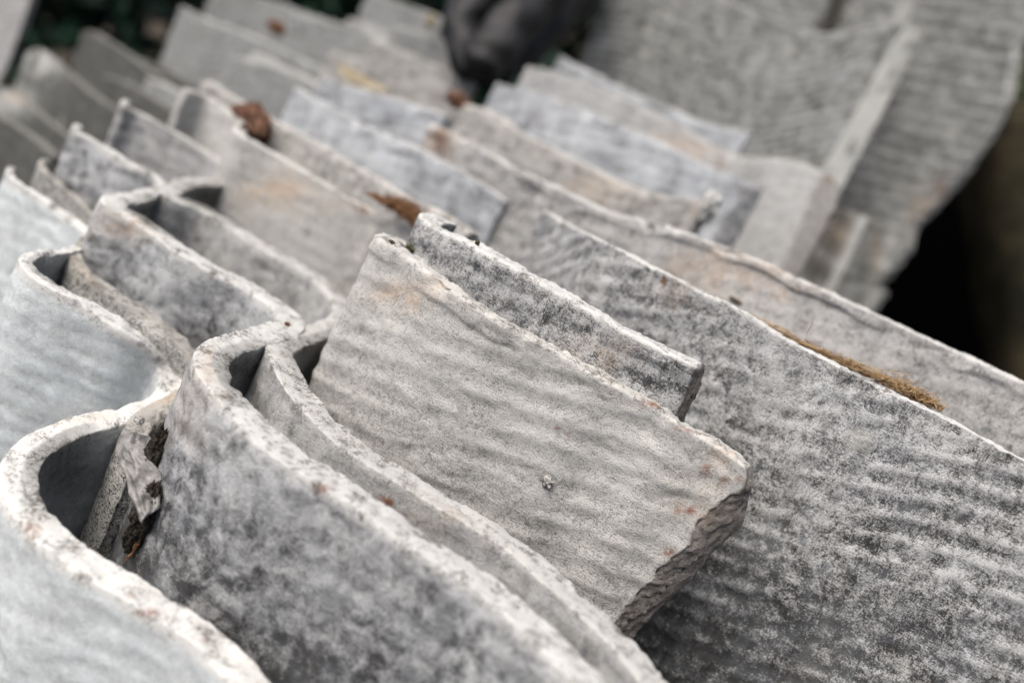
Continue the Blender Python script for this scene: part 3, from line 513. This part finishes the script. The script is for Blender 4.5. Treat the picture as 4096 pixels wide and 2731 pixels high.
def strip(name, label, cat, left, right, mat, nx=10, ny=24, bulge=.002, thick=.0004, seed=1, crink=.0008):
    """thin real sheet stretched between two outlines of (px, py, distance), bowed and crinkled, with thickness"""
    a = np.array([pt(*p) for p in left]); b = np.array([pt(*p) for p in right])
    def rs(P): s = np.r_[0, np.cumsum(np.linalg.norm(np.diff(P, axis=0), axis=1))]; s /= s[-1]; q = np.linspace(0, 1, ny); return np.stack([np.interp(q, s, P[:, k]) for k in range(3)], 1)
    a, b = rs(a), rs(b); q = np.linspace(0, 1, nx)[None, :, None]; X = a[:, None]*(1-q)+b[:, None]*q
    nrm = -_f; i, j = np.meshgrid(np.arange(ny), np.arange(nx), indexing='ij')
    h = bulge*np.sin(j/(nx-1)*math.pi)+crink*2*fbm(i*.17, j*.5, .3, seed, 3)
    X1 = X+nrm*h[..., None]; X2 = X1-nrm*thick
    V = np.vstack([X1.reshape(-1, 3), X2.reshape(-1, 3)]); n = ny*nx; id_ = np.arange(n).reshape(ny, nx); F = []
    for ii in range(ny-1):
        for jj in range(nx-1):
            q4 = [id_[ii, jj], id_[ii+1, jj], id_[ii+1, jj+1], id_[ii, jj+1]]; F.append([int(z) for z in q4]); F.append([int(z)+n for z in q4[::-1]])
    rim = list(id_[0])+list(id_[1:, -1])+list(id_[-1, ::-1][1:])+list(id_[::-1, 0][1:-1])
    for k_ in range(len(rim)): p, q_ = int(rim[k_]), int(rim[(k_+1) % len(rim)]); F.append([p, q_, q_+n, p+n])
    o = link(name, to_world(V), F, mat); tag(o, label, cat); return o
lump('soil_clump', 'black gritty soil packed between the grey plastic shred and the mottled sheet', 'soil', pt(612, 1840, .305), ((.0036, .004, .012), FRAME), m_soil, 41, 5, .25, 2.6)
lump('soil_clump', 'black soil deep in the dark gap below the grey plastic shred', 'soil', pt(575, 2060, .300), ((.004, .004, .013), FRAME), m_soil, 43, 5, .25, 2.6)
tuft('few straw coloured threads deep in the dark gap at the left', [(505,2235,.297),(530,2215,.297),(545,2180,.297)], [.0008,.001,.0008], 14, .007, .0001, m_coird, 44)
tuft('stray light threads standing out from the golden coir fibre', [(3050,1280,.358),(3300,1412,.345),(3500,1500,.335),(3640,1572,.329),(3770,1640,.323)], [.0010,.0022,.0028,.0050,.0018], 110, .010, .00011, m_coir, 45)
m_poly = simple('grey_polythene', (.075, .073, .07), (.165, .16, .155), 240, .5, .4, .5, .0008)
strip('plastic_shred', 'torn shred of grey plastic hanging over the gritty broken sheet at the left', 'plastic', [(495,1712,.306),(468,1768,.303),(467,1826,.300),(500,1897,.297),(520,1989,.294),(551,2060,.293),(562,2095,.292)],
 [(600,1745,.309),(570,1800,.302),(605,1845,.301),(640,1885,.301),(652,1905,.301),(642,1968,.298),(640,2035,.296),(600,2055,.294)], m_poly, 18, 44, .0014, .0003, 4, .0011)
strip('dry_leaf', 'blurred yellowed dry leaf lying on sheet tops above the centre', 'leaf', [(1352,262,.69),(1362,300,.688),(1400,330,.685),(1470,355,.68),(1560,372,.675)], [(1385,262,.70),(1420,282,.70),(1480,318,.695),(1530,345,.69),(1570,368,.68)], m_leaf, 8, 20, .004, .0006, 6, .002)

# black crumpled plastic
m_blk = simple('black_rubber', (.0085, .0085, .009), (.015, .015, .016), 40, .6, .25, .35, .004)
def limb(path, radii, seed):
    C = np.array([pt(*p) for p in path]); s = np.linspace(0, 1, len(C)); q = np.linspace(0, 1, 40)
    L = np.stack([np.interp(q, s, C[:, k]) for k in range(3)], 1); ker = np.hanning(9); ker /= ker.sum()
    Lp = np.vstack([2*L[0]-L[4:0:-1], L, 2*L[-1]-L[-2:-6:-1]]); L = np.stack([np.convolve(Lp[:, k], ker, 'valid') for k in range(3)], 1)
    rr = np.interp(q, s, radii)*np.sqrt(np.clip(1-np.clip((np.abs(q-.5)-.44)/.06, 0, 1)**2, .0004, 1))
    T = np.gradient(L, axis=0); T /= np.linalg.norm(T, axis=1)[:, None]; a = np.cross(T, _f); a /= np.linalg.norm(a, axis=1)[:, None]; b = np.cross(T, a)
    th = np.linspace(0, 2*math.pi, 28, endpoint=False); V = []
    for i in range(40):
        k = rr[i]*(1+.16*fbm(np.cos(th)*1.3+seed, np.sin(th)*1.3, q[i]*5, seed, 3)+.08*np.sin(q[i]*26+np.cos(th)*2)+.10*np.maximum(0, np.sin(q[i]*11+th*2+seed))**3)
        V.append(L[i]+k[:, None]*(np.cos(th)[:, None]*a[i]+np.sin(th)[:, None]*b[i]))
    V = np.vstack(V); F = [[i*28+j, i*28+(j+1) % 28, (i+1)*28+(j+1) % 28, (i+1)*28+j] for i in range(39) for j in range(28)]
    F += [list(range(27, -1, -1)), [39*28+j for j in range(28)]]
    return V, F
blk = empty('black_plastic', to_world(pt(2000, 200, .76))); tag(blk, 'crumpled black rubbery plastic with rounded folds lying on the sheets at the top', 'plastic')
for path, rad, sd in (([(2080,-260,.80),(1935,-90,.78),(1850,70,.765),(1850,200,.755),(1890,310,.745)], (.024,.022,.0165,.015,.012), 3),
                      ([(2270,-200,.81),(2170,-40,.79),(2060,90,.765),(1965,200,.745),(1905,290,.735)], (.022,.022,.021,.019,.015), 5),
                      ([(2400,-170,.91),(2280,0,.88),(2170,110,.85),(2060,210,.82),(1960,305,.79)], (.024,.024,.022,.019,.013), 7)):
    V, F = limb(path, rad, sd); link('fold', to_world(V), F, m_blk, blk, origin=to_world(pt(2000, 200, .76)))

# ---------------------------------------------------------------- background: shaded hedge, black tarpaulin added as the dark void, post
m_lf = simple('hedge_leaf', (.006, .022, .012), (.012, .040, .023), 14, .6, .3, 0)
m_bark = simple('hedge_stem', (.03, .022, .015), (.07, .05, .035), 60, .9, .2, .4)
def bush(name, label, cat, c, size, n, seed, mat, leaf=.05, stem=True, zb=0.0):
    rg = np.random.default_rng(seed); root = empty(name, c); tag(root, label, cat, None)
    V = []; F = []
    P = rg.normal(0, 1, (n, 3)); P /= np.linalg.norm(P, axis=1)[:, None]; P *= (rg.uniform(.25, 1, n)**.5)[:, None]*(1+.3*fbm(P[:, 0]*2, P[:, 1]*2, P[:, 2]*2, seed, 2))[:, None]
    P = P*np.array(size)*.5+np.array([0, 0, size[2]*.5])
    P[:, 2] = np.maximum(P[:, 2], .03)+zb
    for p in P:
        a = rg.normal(0, 1, 3); a /= np.linalg.norm(a); b = np.cross(a, rg.normal(0, 1, 3)); b /= np.linalg.norm(b); l = leaf*rg.uniform(.6, 1.3); w = l*.42; nn = np.cross(a, b)*l*.12; k = len(V)
        V += [p-a*l, p-a*.2*l+b*w+nn, p+a*l, p-a*.2*l-b*w+nn, p+a*.3*l]; F += [[k, k+1, k+4], [k+1, k+2, k+4], [k+2, k+3, k+4], [k+3, k, k+4]]
    o = link('foliage', np.array(V)+np.array(c), F, mat, root, smooth=False, origin=np.array(c)); o['kind'] = 'stuff'
    if stem:
        L = [[np.array(c)+np.array([rg.normal(0, .02), rg.normal(0, .02), 0]), np.array(c)+np.array([rg.normal(0, size[0]*.15), rg.normal(0, size[1]*.15), size[2]*.45+zb*.6]), np.array(c)+np.array([rg.normal(0, size[0]*.3), rg.normal(0, size[1]*.3), size[2]*.85+zb])] for _ in range(6)]
        V, F = tubes([np.stack([np.interp(np.linspace(0, 2, 10), [0, 1, 2], np.array(l)[:, k]) for k in range(3)], 1) for l in L], .015)
        link('stems', V, F, m_bark, root, origin=np.array(c))['kind'] = 'stuff'
    return root
bush('hedge_bush', 'dark green hedge bush in deep shade at the top left behind the sheets', 'bush', (-.85, 2.35, 0), (1.3, .9, 2.3), 5200, 2, m_lf)
bush('hedge_bush', 'dark hedge bush behind the added black backdrop and the tall slab', 'bush', (.15, 2.5, 0), (1.2, .9, 2.4), 4200, 3, m_lf)
m_backdrop = simple('black_backdrop', (.0008, .0008, .0009), (.0015, .0015, .0015), 3, .9, .02, .3, .01)
def dark_backdrop():  # added near-black sheet, its colour stands in for the shaded void
    n, m = 60, 60; s, v = np.meshgrid(np.linspace(0, 1, n), np.linspace(0, 1, m), indexing='ij')
    X = .25+1.9*s; Y = 1.62-.35*s+.05*np.sin(s*21+2*v)+.03*fbm(s*6, v*3, 0, 4); Z = 1.55*(1-v)+.0
    Y = Y+.25*(v-.5)*0
    V = np.stack([X, Y, Z], -1).reshape(-1, 3); V2 = V+np.array([0, .006, 0]); k = n*m; id_ = np.arange(k).reshape(n, m); F = []
    for i in range(n-1):
        for j in range(m-1):
            q = [int(id_[i, j]), int(id_[i+1, j]), int(id_[i+1, j+1]), int(id_[i, j+1])]; F.append(q); F.append([z+k for z in q[::-1]])
    rim = list(id_[:, 0])+list(id_[-1, 1:])+list(id_[::-1, -1][1:])+list(id_[0, ::-1][1:-1])
    for i in range(len(rim)): p, q = int(rim[i]), int(rim[(i+1) % len(rim)]); F.append([p, q, q+k, p+k])
    tag(link('backdrop', np.vstack([V, V2]), F, m_backdrop), 'black tarpaulin added as the shaded void behind the right hand sheets', 'backdrop')
dark_backdrop()

m_post = simple('dark_wood_post', (.012, .012, .007), (.036, .030, .018), 14, .9, .1, .5, .004)
def post(name, label, cat, px_top, px_bot, d, w, mat, seed):
    a, b = to_world(pt(*px_top, d)), to_world(pt(*px_bot, d)); b = a+(b-a)*(a[2]/max(.05, a[2]-b[2])); n = 40; V = []; th = np.linspace(0, 2*math.pi, 16, endpoint=False)
    for i in range(n):
        q = i/(n-1); c = a+(b-a)*q; rr = w*(1+.12*fbm(np.cos(th)*1.5+seed, np.sin(th)*1.5, q*6, seed, 3)); sq = 1/np.maximum(np.abs(np.cos(th)), np.abs(np.sin(th)))**.6
        V.append(np.stack([c[0]+rr*sq*np.cos(th), c[1]+rr*sq*np.sin(th), np.full(16, c[2])], 1))
    F = [[i*16+j, i*16+(j+1) % 16, (i+1)*16+(j+1) % 16, (i+1)*16+j] for i in range(n-1) for j in range(16)]+[list(range(16))[::-1], [(n-1)*16+j for j in range(16)]]
    tag(link(name, np.vstack(V), F, mat), label, cat)
post('wooden_post', 'dim brown post standing in the dark at the right edge', 'post', (4050, 420), (4180, 1500), 1.25, .07, m_post, 4)
m_yl = simple('yellow_green_leaf', (.10, .13, .06), (.20, .22, .12), 20, .6, .3, 0)
c_ = to_world(pt(4150, 330, 1.5)); 
bush('leafy_plant', 'pale yellow green plant blurred at the right edge above the dark post', 'plant', (c_[0]+.03, c_[1], 0), (.26, .2, .26), 700, 9, m_yl, .04, zb=c_[2]-.12)
